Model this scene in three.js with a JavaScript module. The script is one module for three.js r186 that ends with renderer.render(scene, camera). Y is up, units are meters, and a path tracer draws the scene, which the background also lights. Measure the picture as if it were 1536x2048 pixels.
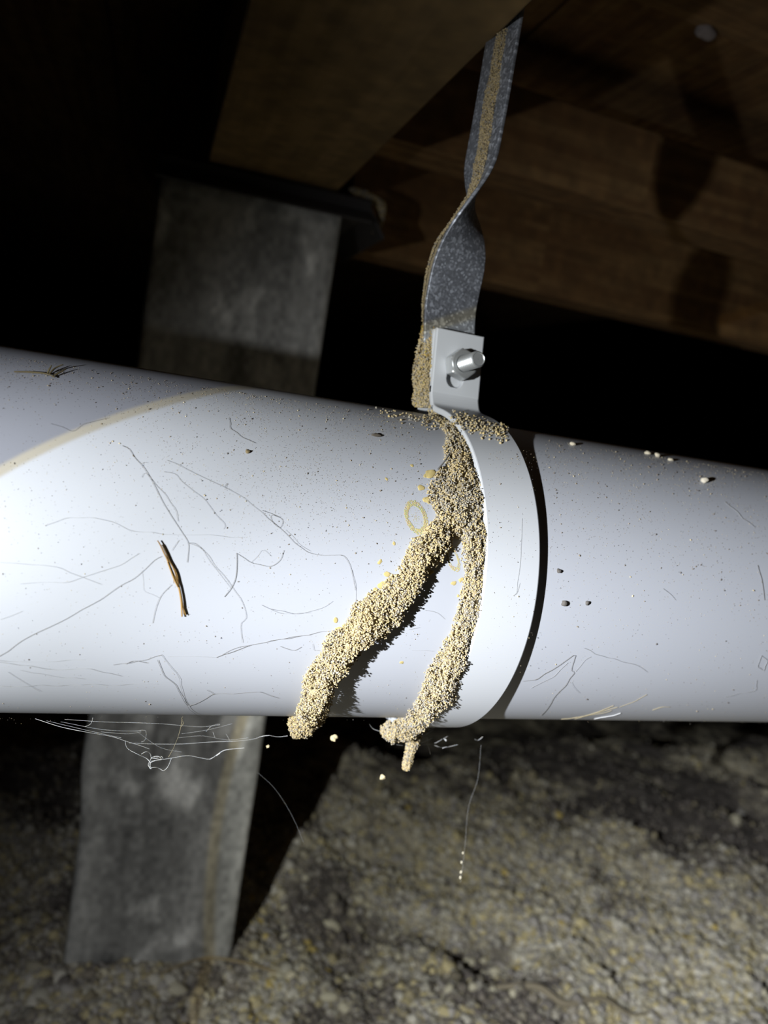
import * as THREE from 'three';
import { RoundedBoxGeometry } from 'three/addons/geometries/RoundedBoxGeometry.js';
import { mergeVertices, toCreasedNormals } from 'three/addons/utils/BufferGeometryUtils.js';

// ------------------------------------------------------------------ camera, light, exposure
const scene = new THREE.Scene();
scene.background = new THREE.Color(0, 0, 0);
const W = 1536, H = 2048, F = 1729.33;
const V = (x, y, z) => new THREE.Vector3(x, y, z);
const CAM = V(0, 0.0557185, 0.2844532);
const RIGHT = V(0.9177476, 0.1597948, 0.3636001), UPV = V(-0.1023488, 0.9797245, -0.1722344), FWD = V(0.3837501, -0.1208536, -0.9154946);
const camera = new THREE.PerspectiveCamera(2 * Math.atan(H / 2 / F) * 180 / Math.PI, W / H, 0.01, 20);
camera.position.copy(CAM);
camera.quaternion.setFromRotationMatrix(new THREE.Matrix4().makeBasis(RIGHT, UPV, FWD.clone().negate()));
camera.focus = 0.262;
camera.userData.fStop = 11;
scene.add(camera);
const renderer = new THREE.WebGLRenderer({ antialias: true });
renderer.toneMapping = THREE.LinearToneMapping;
renderer.toneMappingExposure = 1.0;
renderer.shadowMap.enabled = true;

// the hand torch: where it is, where it points, and its beam (spill, ringed spot, hot centre)
const TORCH = V(-0.15, 0.034, 0.24);
const TYAW = 1.1611, TPITCH = -0.3697;
const aim = (a, b) => V(Math.sin(TYAW + a) * Math.cos(TPITCH + b), Math.sin(TPITCH + b), -Math.cos(TYAW + a) * Math.cos(TPITCH + b));
const TAXIS = aim(0, 0);
const BEAM = {
  spill: { deg: 53.8, pen: 0.35, cd: 0.285, color: [0.93, 0.97, 1.04], r: 0.17, off: [0, 0] },
  ring: { deg: 34.2, pen: 0.010, cd: 0.17, color: [0.62, 0.92, 1.45], r: 0.015, off: [0, 0] },
  fringe: { deg: 34.8, pen: 0.010, cd: 0.13, color: [1.35, 1.05, 0.22], r: 0.015, off: [0, 0] },
  hot: { deg: 35, pen: 1.0, cd: 1.36, color: [0.93, 0.97, 1.04], r: 0.17, off: [0.15, 0.0] }, // the bright core sits a little off centre
};
for (const [k, b] of Object.entries(BEAM)) {
  const l = new THREE.SpotLight(new THREE.Color().setRGB(...b.color), b.cd, 0, b.deg * Math.PI / 180, b.pen, 2);
  l.name = 'torch_' + k; l.position.copy(TORCH); l.target.position.copy(TORCH).add(aim(...b.off)); l.target.name = 'torch_aim';
  l.castShadow = true; l.shadow.radius = b.r; l.shadow.mapSize.set(2048, 2048); l.shadow.camera.near = 0.01; l.shadow.camera.far = 4;
  scene.add(l, l.target);
}

// ------------------------------------------------------------------ helpers
let seed = 1234567;
const rnd = () => { seed |= 0; seed = seed + 0x6D2B79F5 | 0; let t = Math.imul(seed ^ seed >>> 15, 1 | seed); t = t + Math.imul(t ^ t >>> 7, 61 | t) ^ t; return ((t ^ t >>> 14) >>> 0) / 4294967296; };
const rr = (a, b) => a + (b - a) * rnd();
const clamp = (x, a, b) => Math.min(b, Math.max(a, x));
const sst = (a, b, x) => { const t = clamp((x - a) / (b - a), 0, 1); return t * t * (3 - 2 * t); };
const mix = (a, b, t) => a + (b - a) * t;
function hash3(x, y, z) { let h = Math.imul(x, 374761393) ^ Math.imul(y, 668265263) ^ Math.imul(z, 2147483647 ^ 0x5bd1e995); h = Math.imul(h ^ h >>> 13, 1274126177); return ((h ^ h >>> 16) >>> 0) / 4294967296; }
function noise(x, y, z = 0) {
  const i = Math.floor(x), j = Math.floor(y), k = Math.floor(z); let u = x - i, v = y - j, w = z - k;
  u = u * u * (3 - 2 * u); v = v * v * (3 - 2 * v); w = w * w * (3 - 2 * w);
  const a = mix(mix(hash3(i, j, k), hash3(i + 1, j, k), u), mix(hash3(i, j + 1, k), hash3(i + 1, j + 1, k), u), v);
  const b = mix(mix(hash3(i, j, k + 1), hash3(i + 1, j, k + 1), u), mix(hash3(i, j + 1, k + 1), hash3(i + 1, j + 1, k + 1), u), v);
  return mix(a, b, w);
}
const fbm = (x, y, z = 0, o = 4) => { let s = 0, a = 0.5, n = 0; for (let i = 0; i < o; i++) { s += a * noise(x, y, z + 17.3 * i); n += a; x *= 2.03; y *= 2.03; z *= 2.03; a *= 0.5; } return s / n; };

// a photo pixel gives a direction; the surface it falls on gives the distance
const dirOf = (x, y) => FWD.clone().addScaledVector(RIGHT, (x - W / 2) / F).addScaledVector(UPV, -(y - H / 2) / F).normalize();
function onPlane(x, y, p0, n) { const d = dirOf(x, y); return CAM.clone().addScaledVector(d, p0.clone().sub(CAM).dot(n) / d.dot(n)); }
const onX = (x, y, v) => onPlane(x, y, V(v, 0, 0), V(1, 0, 0));
const onY = (x, y, v) => onPlane(x, y, V(0, v, 0), V(0, 1, 0));
const onZ = (x, y, v) => onPlane(x, y, V(0, 0, v), V(0, 0, 1));
const RP = 0.055;
function onPipe(x, y, R = RP) {
  const d = dirOf(x, y), a = d.y * d.y + d.z * d.z, b = CAM.y * d.y + CAM.z * d.z, c = CAM.y ** 2 + CAM.z ** 2 - R * R, D = b * b - a * c;
  const t = (-b - Math.sqrt(Math.max(D, 0))) / a; return CAM.clone().addScaledVector(d, t);
}
const mPerPx = (p) => p.clone().sub(CAM).dot(FWD) / F;
const radial = (p) => V(0, p.y, p.z).normalize();

function dtex(w, h, fn, srgb = true) {
  const d = new Uint8Array(w * h * 4);
  for (let y = 0; y < h; y++) for (let x = 0; x < w; x++) { const c = fn(x / w, y / h, x, y), i = (y * w + x) * 4; for (let k = 0; k < 3; k++) d[i + k] = clamp(Math.round(255 * c[k]), 0, 255); d[i + 3] = 255; }
  const t = new THREE.DataTexture(d, w, h); t.wrapS = t.wrapT = THREE.RepeatWrapping; t.magFilter = THREE.LinearFilter; t.minFilter = THREE.LinearMipmapLinearFilter; t.generateMipmaps = true;
  if (srgb) t.colorSpace = THREE.SRGBColorSpace; t.needsUpdate = true; return t;
}
const std = (o) => new THREE.MeshStandardMaterial(o);
const lin = (r, g, b) => new THREE.Color().setRGB(r, g, b);

const taken = {};
function numbered(n) { taken[n] = (taken[n] ?? -1) + 1; return taken[n] ? n + '_' + String(taken[n]).padStart(3, '0') : n; }
function mesh(name, geo, mat, parent) {
  const m = geo.isObject3D ? geo : new THREE.Mesh(geo, mat); m.name = name; m.castShadow = m.receiveShadow = true; if (parent) parent.add(m); return m;
}
function tag(o, label, category, group, kind) { o.name = numbered(o.name); o.userData.label = label; if (category) o.userData.category = category; if (group) o.userData.group = group; if (kind) o.userData.kind = kind; scene.add(o); return o; }
function thing(name, pos = V(0, 0, 0)) { const g = new THREE.Group(); g.name = name; g.position.copy(pos); return g; }

// box-mapped uv in metres: u runs along the long axis
function boxUV(g, long = 'x', s = 1) {
  if (g.index) { g.computeVertexNormals(); g = g.toNonIndexed(); } const p = g.attributes.position, n = g.attributes.normal, uv = new Float32Array(p.count * 2);
  for (let i = 0; i < p.count; i++) {
    const P = [p.getX(i), p.getY(i), p.getZ(i)], N = [n.getX(i), n.getY(i), n.getZ(i)].map(Math.abs), ax = N.indexOf(Math.max(...N)), L = 'xyz'.indexOf(long);
    let o = [0, 1, 2].filter((k) => k !== ax); let u, v;
    if (ax === L) { u = P[o[0]] * 0.2; v = P[o[1]]; } else { u = P[L]; v = P[o.find((k) => k !== L)] + ax * 0.37; }
    uv[2 * i] = u * s; uv[2 * i + 1] = v * s;
  }
  g.setAttribute('uv', new THREE.BufferAttribute(uv, 2)); return g;
}
// tube swept along points, radius may vary
function sweep(pts, rad, sides = 6, seg = 4, cap = true) {
  const cv = new THREE.CatmullRomCurve3(pts, false, 'centripetal'), n = Math.max(2, (pts.length - 1) * seg), fr = cv.computeFrenetFrames(n, false), pos = [], idx = [];
  for (let i = 0; i <= n; i++) {
    const c = cv.getPointAt(i / n), r = typeof rad === 'function' ? rad(i / n) : rad;
    for (let k = 0; k < sides; k++) { const a = 2 * Math.PI * k / sides, q = c.clone().addScaledVector(fr.normals[i], r * Math.cos(a)).addScaledVector(fr.binormals[i], r * Math.sin(a)); pos.push(q.x, q.y, q.z); }
  }
  for (let i = 0; i < n; i++) for (let k = 0; k < sides; k++) { const a = i * sides + k, b = i * sides + (k + 1) % sides; idx.push(a, b, a + sides, b, b + sides, a + sides); }
  if (cap) { for (let k = 1; k < sides - 1; k++) { idx.push(0, k + 1, k); const o = n * sides; idx.push(o, o + k, o + k + 1); } }
  const g = new THREE.BufferGeometry(); g.setAttribute('position', new THREE.Float32BufferAttribute(pos, 3)); g.setIndex(idx); g.computeVertexNormals(); return g;
}
// a lumpy crumb of about unit radius
function crumbGeo(s, det = 1, rough = 0.35) {
  let g = new THREE.IcosahedronGeometry(1, det); g.deleteAttribute('uv'); g.deleteAttribute('normal'); g = mergeVertices(g, 1e-4);
  const p = g.attributes.position;
  for (let i = 0; i < p.count; i++) { const v = V(p.getX(i), p.getY(i), p.getZ(i)); const k = 1 + rough * 2 * (noise(v.x * 1.4 + s * 7.1 + 50, v.y * 1.4 + 50, v.z * 1.4 + 50) - 0.5); p.setXYZ(i, v.x * k, v.y * k, v.z * k); }
  g.computeVertexNormals(); return g;
}
// many crumbs as one instanced object: list of {p, s:[x,y,z] or number, c:[r,g,b], q?}
function crumbs(name, list, geo, mat) {
  const im = new THREE.InstancedMesh(geo, mat, list.length); im.name = name; im.castShadow = im.receiveShadow = true; im.userData.kind = 'stuff';
  const m = new THREE.Matrix4(), e = new THREE.Euler(), q = new THREE.Quaternion(), col = new THREE.Color();
  list.forEach((o, i) => {
    if (o.q) q.copy(o.q); else q.setFromEuler(e.set(rnd() * 6.28, rnd() * 6.28, rnd() * 6.28));
    const s = Array.isArray(o.s) ? V(...o.s) : V(o.s, o.s, o.s); im.setMatrixAt(i, m.compose(o.p, q, s)); im.setColorAt(i, col.setRGB(...o.c));
  });
  return im;
}

// ------------------------------------------------------------------ materials
const woodTex = (s, a, b) => dtex(512, 512, (u, v) => {
  const per = (f) => f; // streaks along u
  const g = fbm(u * 6 + s, v * 90, s, 4), l = fbm(u * 3, v * 12 + s * 3, s + 9, 3), k = sst(0.35, 0.75, 0.6 * g + 0.4 * l), d = 0.85 + 0.3 * fbm(u * 60, v * 60, s + 4, 2);
  return [0, 1, 2].map((i) => per(mix(a[i], b[i], k)) * d);
});
const woodA = std({ map: woodTex(3, [0.46, 0.37, 0.22], [0.53, 0.43, 0.27]), roughness: 0.9 });
const woodB = std({ map: woodTex(11, [0.42, 0.30, 0.17], [0.54, 0.42, 0.26]), roughness: 0.9 });
const woodC = std({ map: woodTex(23, [0.42, 0.30, 0.17], [0.54, 0.42, 0.26]), roughness: 0.9 });
for (const m of [woodA, woodB, woodC]) { m.bumpMap = m.map; m.bumpScale = 0.0006; m.map.repeat.set(2.2, 2.2); }
const concreteTex = dtex(1024, 1024, (u, v) => {
  const big = fbm(u * 7, v * 4, 2, 4), streak = fbm(u * 26, v * 5, 5, 4), fine = fbm(u * 130, v * 130, 8, 3), bloom = sst(0.56, 0.74, fbm(u * 16 + 3, v * 13, 12, 5)), low = sst(0.52, 0.7, fbm(u * 12, v * 12, 21, 4)) * sst(0.34, 0.14, v);
  let g = 0.68 + 0.5 * (big - 0.5) + 0.42 * (streak - 0.5) + 0.26 * (fine - 0.5) + 0.3 * bloom - 0.3 * low;
  return [g * 1.0, g * 0.99, g * 0.95];
});
const concrete = std({ map: concreteTex, bumpMap: concreteTex, bumpScale: 0.0008, roughness: 0.95 });
const pvc = new THREE.MeshPhysicalMaterial({ color: lin(0.405, 0.415, 0.45), roughness: 0.42, specularIntensity: 0.6 });
const coat = std({ color: lin(0.50, 0.51, 0.53), roughness: 0.5 });
const spangle = dtex(512, 512, (u, v) => {
  let best = 9, id = 0; const X = u * 40, Y = v * 40, xi = Math.floor(X), yi = Math.floor(Y);
  for (let i = -1; i < 2; i++) for (let j = -1; j < 2; j++) { const a = ((xi + i) % 40 + 40) % 40, b = ((yi + j) % 40 + 40) % 40, dx = xi + i + hash3(a, b, 3) - X, dy = yi + j + hash3(a, b, 7) - Y, d = dx * dx + dy * dy; if (d < best) { best = d; id = hash3(a, b, 19); } }
  const g = 0.52 + 0.3 * id * id * id + 0.1 * (fbm(u * 90, v * 90, 3, 2) - 0.5) + 0.14 * (fbm(u * 7, v * 7, 6, 3) - 0.5); return [g, g * 1.02, g * 1.05];
});
spangle.repeat.set(34, 34);
const galv = std({ map: spangle, metalness: 0.45, roughness: 0.48, bumpMap: spangle, bumpScale: 0.00008 });
const zinc = std({ color: lin(0.55, 0.56, 0.56), metalness: 0.7, roughness: 0.38 });
const mudCore = std({ color: lin(0.40, 0.32, 0.185), roughness: 1 });
const pelletMat = std({ color: 0xffffff, roughness: 0.95 });
const pelletGeos = [crumbGeo(1, 1, 0.35), crumbGeo(2, 1, 0.4)];

// ------------------------------------------------------------------ structure
const xs = 0.1378;                                              // side face of the bearer at the hanger
const A0 = onX(1005, 65, xs), SOF = A0.y, B0 = onY(690, 370, SOF); // bearer edge at the hanger and above the stump
const BD = V(B0.x - A0.x, 0, B0.z - A0.z).normalize(), JD = V(-BD.z, 0, BD.x); // along the bearer (away), across it (to the right)
const PR = onZ(460, 1930, -0.30), GY = PR.y;                    // foot of the stump, ground level
const yawB = Math.atan2(BD.x, -BD.z);

// ground: fine grid where the camera looks, coarse beyond
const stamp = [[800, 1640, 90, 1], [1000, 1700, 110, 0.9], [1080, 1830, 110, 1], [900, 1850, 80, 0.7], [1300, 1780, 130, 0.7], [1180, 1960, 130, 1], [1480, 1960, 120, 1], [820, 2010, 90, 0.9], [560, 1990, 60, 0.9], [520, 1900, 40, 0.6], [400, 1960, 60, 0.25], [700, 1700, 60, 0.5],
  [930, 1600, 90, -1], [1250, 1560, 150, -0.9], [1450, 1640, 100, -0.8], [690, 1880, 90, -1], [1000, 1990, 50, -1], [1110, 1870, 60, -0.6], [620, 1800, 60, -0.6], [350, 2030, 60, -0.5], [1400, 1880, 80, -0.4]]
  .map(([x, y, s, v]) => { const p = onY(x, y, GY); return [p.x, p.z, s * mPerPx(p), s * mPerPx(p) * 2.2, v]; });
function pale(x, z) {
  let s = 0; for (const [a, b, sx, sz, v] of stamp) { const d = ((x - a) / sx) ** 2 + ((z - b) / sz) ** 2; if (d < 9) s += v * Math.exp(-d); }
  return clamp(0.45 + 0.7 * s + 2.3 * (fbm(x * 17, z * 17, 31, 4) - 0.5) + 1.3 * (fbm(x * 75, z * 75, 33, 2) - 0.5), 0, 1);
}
function groundY(x, z) {
  let h = 0.03 * (fbm(x * 5 + 3, z * 5, 1, 3) - 0.5) + 0.042 * (fbm(x * 18, z * 18, 7, 4) - 0.5) + 0.007 * (fbm(x * 90, z * 90, 9, 2) - 0.5);
  const u = (x - PR.x) * JD.x + (z - PR.z) * JD.z, w = (x - PR.x) * BD.x + (z - PR.z) * BD.z;
  const dx = Math.max(0, -0.125 - u, u), dz = Math.max(0, -w, w - 0.12), d = Math.hypot(dx, dz);
  h = mix(0.003, h, sst(0, 0.05, d)) - 0.17 * sst(0.64, 1.02, -z + 0.12 * (fbm(x * 4, 3, 2, 2) - 0.5));  // far ground sinks away, shaped to keep the strip under the pipe dim
  return GY + h;
}
{
  const axis = (a, b, c, d, n, m) => { const o = []; for (let i = 0; i < m; i++) o.push(mix(a, b, i / m)); for (let i = 0; i < n; i++) o.push(mix(b, c, i / n)); for (let i = 0; i <= m; i++) o.push(mix(c, d, i / m)); return o; };
  const X = axis(-1.6, -0.05, 1.5, 3.0, 420, 40), Z = axis(0.9, 0.0, -1.25, -2.6, 340, 40), pos = [], idx = [], col = [];
  for (const z of Z) for (const x of X) {
    pos.push(x, groundY(x, z), z);
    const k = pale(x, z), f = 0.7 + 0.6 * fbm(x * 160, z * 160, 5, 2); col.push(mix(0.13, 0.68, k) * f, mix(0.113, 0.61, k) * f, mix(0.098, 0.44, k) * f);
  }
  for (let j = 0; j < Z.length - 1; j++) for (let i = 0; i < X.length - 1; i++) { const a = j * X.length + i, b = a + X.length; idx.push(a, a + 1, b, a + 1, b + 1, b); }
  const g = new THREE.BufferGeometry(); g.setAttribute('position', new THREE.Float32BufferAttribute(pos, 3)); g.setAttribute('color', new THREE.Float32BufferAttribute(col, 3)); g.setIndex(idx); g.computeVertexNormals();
  tag(mesh('ground', g, std({ vertexColors: true, roughness: 1, side: THREE.DoubleSide })), 'bare crumbly grey brown soil under the floor', null, null, 'structure');
}

// concrete stump
{
  const wdt = 0.1213, dep = 0.115, top = SOF - 0.012, hgt = top - GY + 0.05;
  const sub = new THREE.BoxGeometry(wdt, hgt, dep, 24, 60, 24), p = sub.attributes.position, r = 0.004;
  for (let i = 0; i < p.count; i++) {
    let x = p.getX(i), y = p.getY(i), z = p.getZ(i); const hx = wdt / 2 - r, hz = dep / 2 - r, cx = clamp(x, -hx, hx), cz = clamp(z, -hz, hz), dx = x - cx, dz = z - cz, l = Math.hypot(dx, dz);
    if (l > r) { x = cx + dx * r / l; z = cz + dz * r / l; }
    const b = 0.0022 * (fbm(x * 18 + 4, y * 9, z * 18, 3) - 0.5), left = x < -hx ? -0.004 * sst(0.05, 0.0, Math.abs(y + hgt * 0.16)) : 0;
    p.setXYZ(i, x * (1 + b * 12) + left, y, z * (1 + b * 12));
  }
  let g = mergeVertices((sub.deleteAttribute('uv'), sub.deleteAttribute('normal'), sub)); g = boxUV(g, 'y', 1);
  const uv = g.attributes.uv; for (let i = 0; i < uv.count; i++) { const u = uv.getX(i), v = uv.getY(i); uv.setXY(i, v * 2.0 + 0.2, (u + hgt / 2) * 1.6); }
  const m = mesh('concrete_stump', g, concrete); m.rotation.y = -yawB;
  m.position.copy(PR).addScaledVector(JD, -wdt / 2).addScaledVector(BD, dep / 2); m.position.y = GY - 0.05 + hgt / 2;
  tag(m, 'square grey mottled concrete stump standing on the soil behind the white pipe', 'stump');
  // termite cap between stump and bearer
  const cap = thing('termite_shield', V(m.position.x, top, m.position.z)); cap.rotation.y = -yawB;
  const dark = std({ color: lin(0.05, 0.045, 0.042), roughness: 0.75, metalness: 0.2 });
  const pl = new RoundedBoxGeometry(wdt + 0.02, 0.010, dep + 0.022, 2, 0.002); pl.translate(0.007, 0.006, 0); mesh('plate', pl, dark, cap);
  const fl = new RoundedBoxGeometry(0.022, 0.002, dep + 0.022, 1, 0.0008); fl.rotateZ(-0.95); fl.translate(wdt / 2 + 0.022, -0.0035, 0); mesh('side_flange', fl, dark, cap);
  const ff = new RoundedBoxGeometry(wdt + 0.02, 0.002, 0.014, 1, 0.0008); ff.rotateX(0.7); ff.translate(0.007, -0.001, dep / 2 + 0.014); mesh('front_flange', ff, dark, cap);
  tag(cap, 'dark metal termite shield on top of the concrete stump under the bearer', 'shield');
}
// bearer
{
  const wdt = 0.0865, hgt = 0.12, len = 1.3;
  let g = new RoundedBoxGeometry(wdt, hgt, len, 2, 0.0018); g = boxUV(g, 'z');
  const m = mesh('timber_bearer', g, woodA); m.rotation.y = -yawB;
  m.position.copy(A0).addScaledVector(JD, -wdt / 2).addScaledVector(BD, 0.25); m.position.y = SOF + hgt / 2;
  tag(m, 'heavy sawn timber bearer resting on the stump cap, hanger strap fixed to its side', 'beam');
}
// joists parallel to the pipe
function joist(x0, x1, y0, y1, z0, z1, mat, label) {
  let g = new RoundedBoxGeometry(x1 - x0, y1 - y0, Math.abs(z1 - z0), 2, 0.0012); g = boxUV(g, 'x');
  const m = mesh('timber_joist', g, mat); m.position.set((x0 + x1) / 2, (y0 + y1) / 2, (z0 + z1) / 2); return tag(m, label, 'joist', 'floor joists beside the bearer');
}
const sideX = (z) => A0.x + (A0.z - z) / -BD.z * BD.x;
const ZM = -0.24, ZL = -0.40;
joist(sideX(ZM - 0.045) + 0.003, 2.4, onZ(1175, 392, ZM).y, onZ(1165, 215, ZM).y, ZM, ZM - 0.045, woodB, 'pale timber joist butting against the bearer, middle one behind the hanger strap');
joist(sideX(ZL) + 0.03, 2.4, onZ(1214, 619, ZL).y, SOF + 0.12, ZL, ZL - 0.04, woodC, 'deep brown timber joist hanging lowest, farthest behind the hanger strap');
joist(sideX(-0.12) + 0.002, 2.4, 0.279, SOF + 0.12, -0.07, -0.12, woodC, 'timber joist high under the floorboards, in front of the other joists');
{
  const c = thing('ceiling'); const y = SOF + 0.1205;
  for (let i = 0; i < 13; i++) { let g = new RoundedBoxGeometry(0.137, 0.02, 4.4, 1, 0.001); g = boxUV(g, 'z'); const b = mesh('floorboard', g, i % 2 ? woodB : woodC, c); b.position.set(-0.75 + i * 0.139, y + 0.0105, -0.4); b.rotation.y = -yawB; }
  tag(c, 'underside of timber floorboards laid over the bearer and joists', null, null, 'structure');
}

// ------------------------------------------------------------------ pipe
{
  const pr = [[RP, -0.7], [RP, 2.0], [RP - 0.0032, 2.0], [RP - 0.0032, -0.7], [RP, -0.7]].map(([a, b]) => new THREE.Vector2(a, b));
  const g = new THREE.LatheGeometry(pr, 160); g.rotateZ(-Math.PI / 2);
  const m = mesh('drain_pipe', g, pvc); pvc.side = THREE.DoubleSide;
  tag(m, 'long smooth white plastic drain pipe hung below the floor', 'pipe');
}
// ------------------------------------------------------------------ clamp
const XL = 0.13153, XR = 0.15105, XC = (XL + XR) / 2, BT = 0.0022, RC = 0.0571;
const EAR = V(XC, 0.0622, -0.0034), TILT = -0.172;               // foot of the front ear, lean to the back
const EU = V(0, Math.cos(TILT), Math.sin(TILT)), EN = V(0, -Math.sin(TILT), Math.cos(TILT));
const earP = (x, v, n) => EAR.clone().addScaledVector(EU, v).addScaledVector(EN, n).setX(x);
const clamp_ = thing('pipe_clamp');
{
  // strip profile in (-z, y): front ear foot, round the pipe, back ear foot
  const path = []; const push = (z, y) => path.push(new THREE.Vector2(-z, y));
  const f = (n, v) => { const q = earP(0, v, n); push(q.z, q.y); };
  f(-BT / 2, 0.004); f(-BT / 2, 0.001); push(-0.0030, 0.0600); push(-0.0012, 0.0582); push(0.0018, 0.0573);
  for (let a = 85; a >= -258; a -= 2.5) push(RC * Math.cos(a * Math.PI / 180), RC * Math.sin(a * Math.PI / 180));
  push(-0.0128, 0.0573); push(-0.0105, 0.0592); f(-BT * 1.5 - 0.0002, 0.001); f(-BT * 1.5 - 0.0002, 0.004);
  const cv = new THREE.SplineCurve(path), N = 420, A = [], B = [];
  for (let i = 0; i <= N; i++) { const p = cv.getPoint(i / N), t = cv.getTangent(i / N); A.push(new THREE.Vector2(p.x - t.y * BT / 2, p.y + t.x * BT / 2)); B.push(new THREE.Vector2(p.x + t.y * BT / 2, p.y - t.x * BT / 2)); }
  const sh = new THREE.Shape([...A, ...B.reverse()]);
  const bev = 0.0005, g = new THREE.ExtrudeGeometry(sh, { depth: XR - XL - 2 * bev, bevelEnabled: true, bevelSize: bev, bevelOffset: -bev, bevelThickness: bev, bevelSegments: 2, steps: 1 });
  g.applyMatrix4(new THREE.Matrix4().makeBasis(V(0, 0, -1), V(0, 1, 0), V(1, 0, 0)).setPosition(XL + bev, 0, 0));
  mesh('band', g, coat, clamp_);
  const ear = (n0, hgt, slot) => {
    const s = new THREE.Shape(), w = (XR - XL) / 2; s.moveTo(-w, 0); s.lineTo(w, 0); s.lineTo(w, hgt); s.lineTo(-w, hgt); s.closePath();
    if (slot) { const h = new THREE.Path(); h.absarc(-0.0008, 0.0060, 0.0033, Math.PI, 2 * Math.PI, false); h.lineTo(0.0033, 0.0118); h.absarc(0, 0.0118, 0.0033, 0, Math.PI, false); h.closePath(); s.holes.push(h); }
    const b = 0.0004, e = new THREE.ExtrudeGeometry(s, { depth: BT - 2 * b, bevelEnabled: true, bevelSize: b, bevelOffset: -b, bevelThickness: b, bevelSegments: 2, curveSegments: 16 });
    e.applyMatrix4(new THREE.Matrix4().makeBasis(V(1, 0, 0), EU, EN).setPosition(earP(XC, 0.0012, n0 - BT + b)));
    return e;
  };
  mesh('ear', ear(0, 0.0236, true), coat, clamp_);
  mesh('ear', ear(-BT - 0.0002, 0.0236, false), coat, clamp_);
  // bolt with thread, hex nut, head behind
  const NB = earP(XC, 0.0123, 0), M = new THREE.Matrix4().makeBasis(V(1, 0, 0), EN, EU.clone().negate()).setPosition(NB); // local y = out of the ear
  const prof = []; prof.push(new THREE.Vector2(0.0001, -0.006)); prof.push(new THREE.Vector2(0.0027, -0.006));
  const len = 0.0155, pit = 0.0012; for (let y = 0.0; y < len - 0.001; y += pit) { prof.push(new THREE.Vector2(0.00292, y + 0.1 * pit)); prof.push(new THREE.Vector2(0.00292, y + 0.3 * pit)); prof.push(new THREE.Vector2(0.00248, y + 0.65 * pit)); prof.push(new THREE.Vector2(0.00248, y + 0.8 * pit)); }
  prof.push(new THREE.Vector2(0.0028, len - 0.0008), new THREE.Vector2(0.0024, len), new THREE.Vector2(0.0021, len - 0.0002), new THREE.Vector2(0.0001, len - 0.0003));
  const sg = toCreasedNormals(new THREE.LatheGeometry(prof, 48), 0.35); sg.applyMatrix4(M); const bolt = mesh('bolt', sg, zinc, clamp_);
  const hd = new THREE.LatheGeometry([[0.0001, -0.0105], [0.004, -0.0102], [0.0062, -0.0085], [0.0065, -0.0066], [0.0001, -0.0066]].map((a) => new THREE.Vector2(...a)), 32); hd.applyMatrix4(M); mesh('bolt_head', hd, zinc, bolt);
  // nut: hexagon with chamfered corners
  const pos = [], idx = [], NS = 96, rows = [[0.0000, 1], [0.0000, 1], [0.0006, 1], [0.0046, 1], [0.0052, 1], [0.0052, 0]];
  const hex = (a) => 0.005 / Math.cos(((a + Math.PI / 6 + 0.2) % (Math.PI / 3)) - Math.PI / 6);
  const ring = (y, fn) => { for (let i = 0; i < NS; i++) { const a = 2 * Math.PI * i / NS, r = fn(a); pos.push(r * Math.cos(a), y, r * Math.sin(a)); } };
  ring(0.0002, () => 0.0029); ring(0.0002, (a) => Math.min(hex(a), 0.0052)); ring(0.0005, (a) => hex(a)); ring(0.0046, (a) => Math.min(hex(a), 0.00568)); ring(0.0050, (a) => Math.min(hex(a), 0.0052)); ring(0.0052, () => 0.0047); ring(0.0052, () => 0.0034); ring(0.0046, () => 0.0028);
  for (let j = 0; j < 7; j++) for (let i = 0; i < NS; i++) { const a = j * NS + i, b = j * NS + (i + 1) % NS; idx.push(a, a + NS, b, b, a + NS, b + NS); }
  let ng = new THREE.BufferGeometry(); ng.setAttribute('position', new THREE.Float32BufferAttribute(pos, 3)); ng.setIndex(idx); ng = ng.toNonIndexed(); ng.computeVertexNormals(); ng.applyMatrix4(M);
  const nut = mesh('nut', ng, zinc, clamp_); nut.userData.label = 'zinc plated hexagon nut';
  tag(clamp_, 'white coated steel band clamp round the pipe, bolted at its upturned ears', 'pipe clamp');
}
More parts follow.
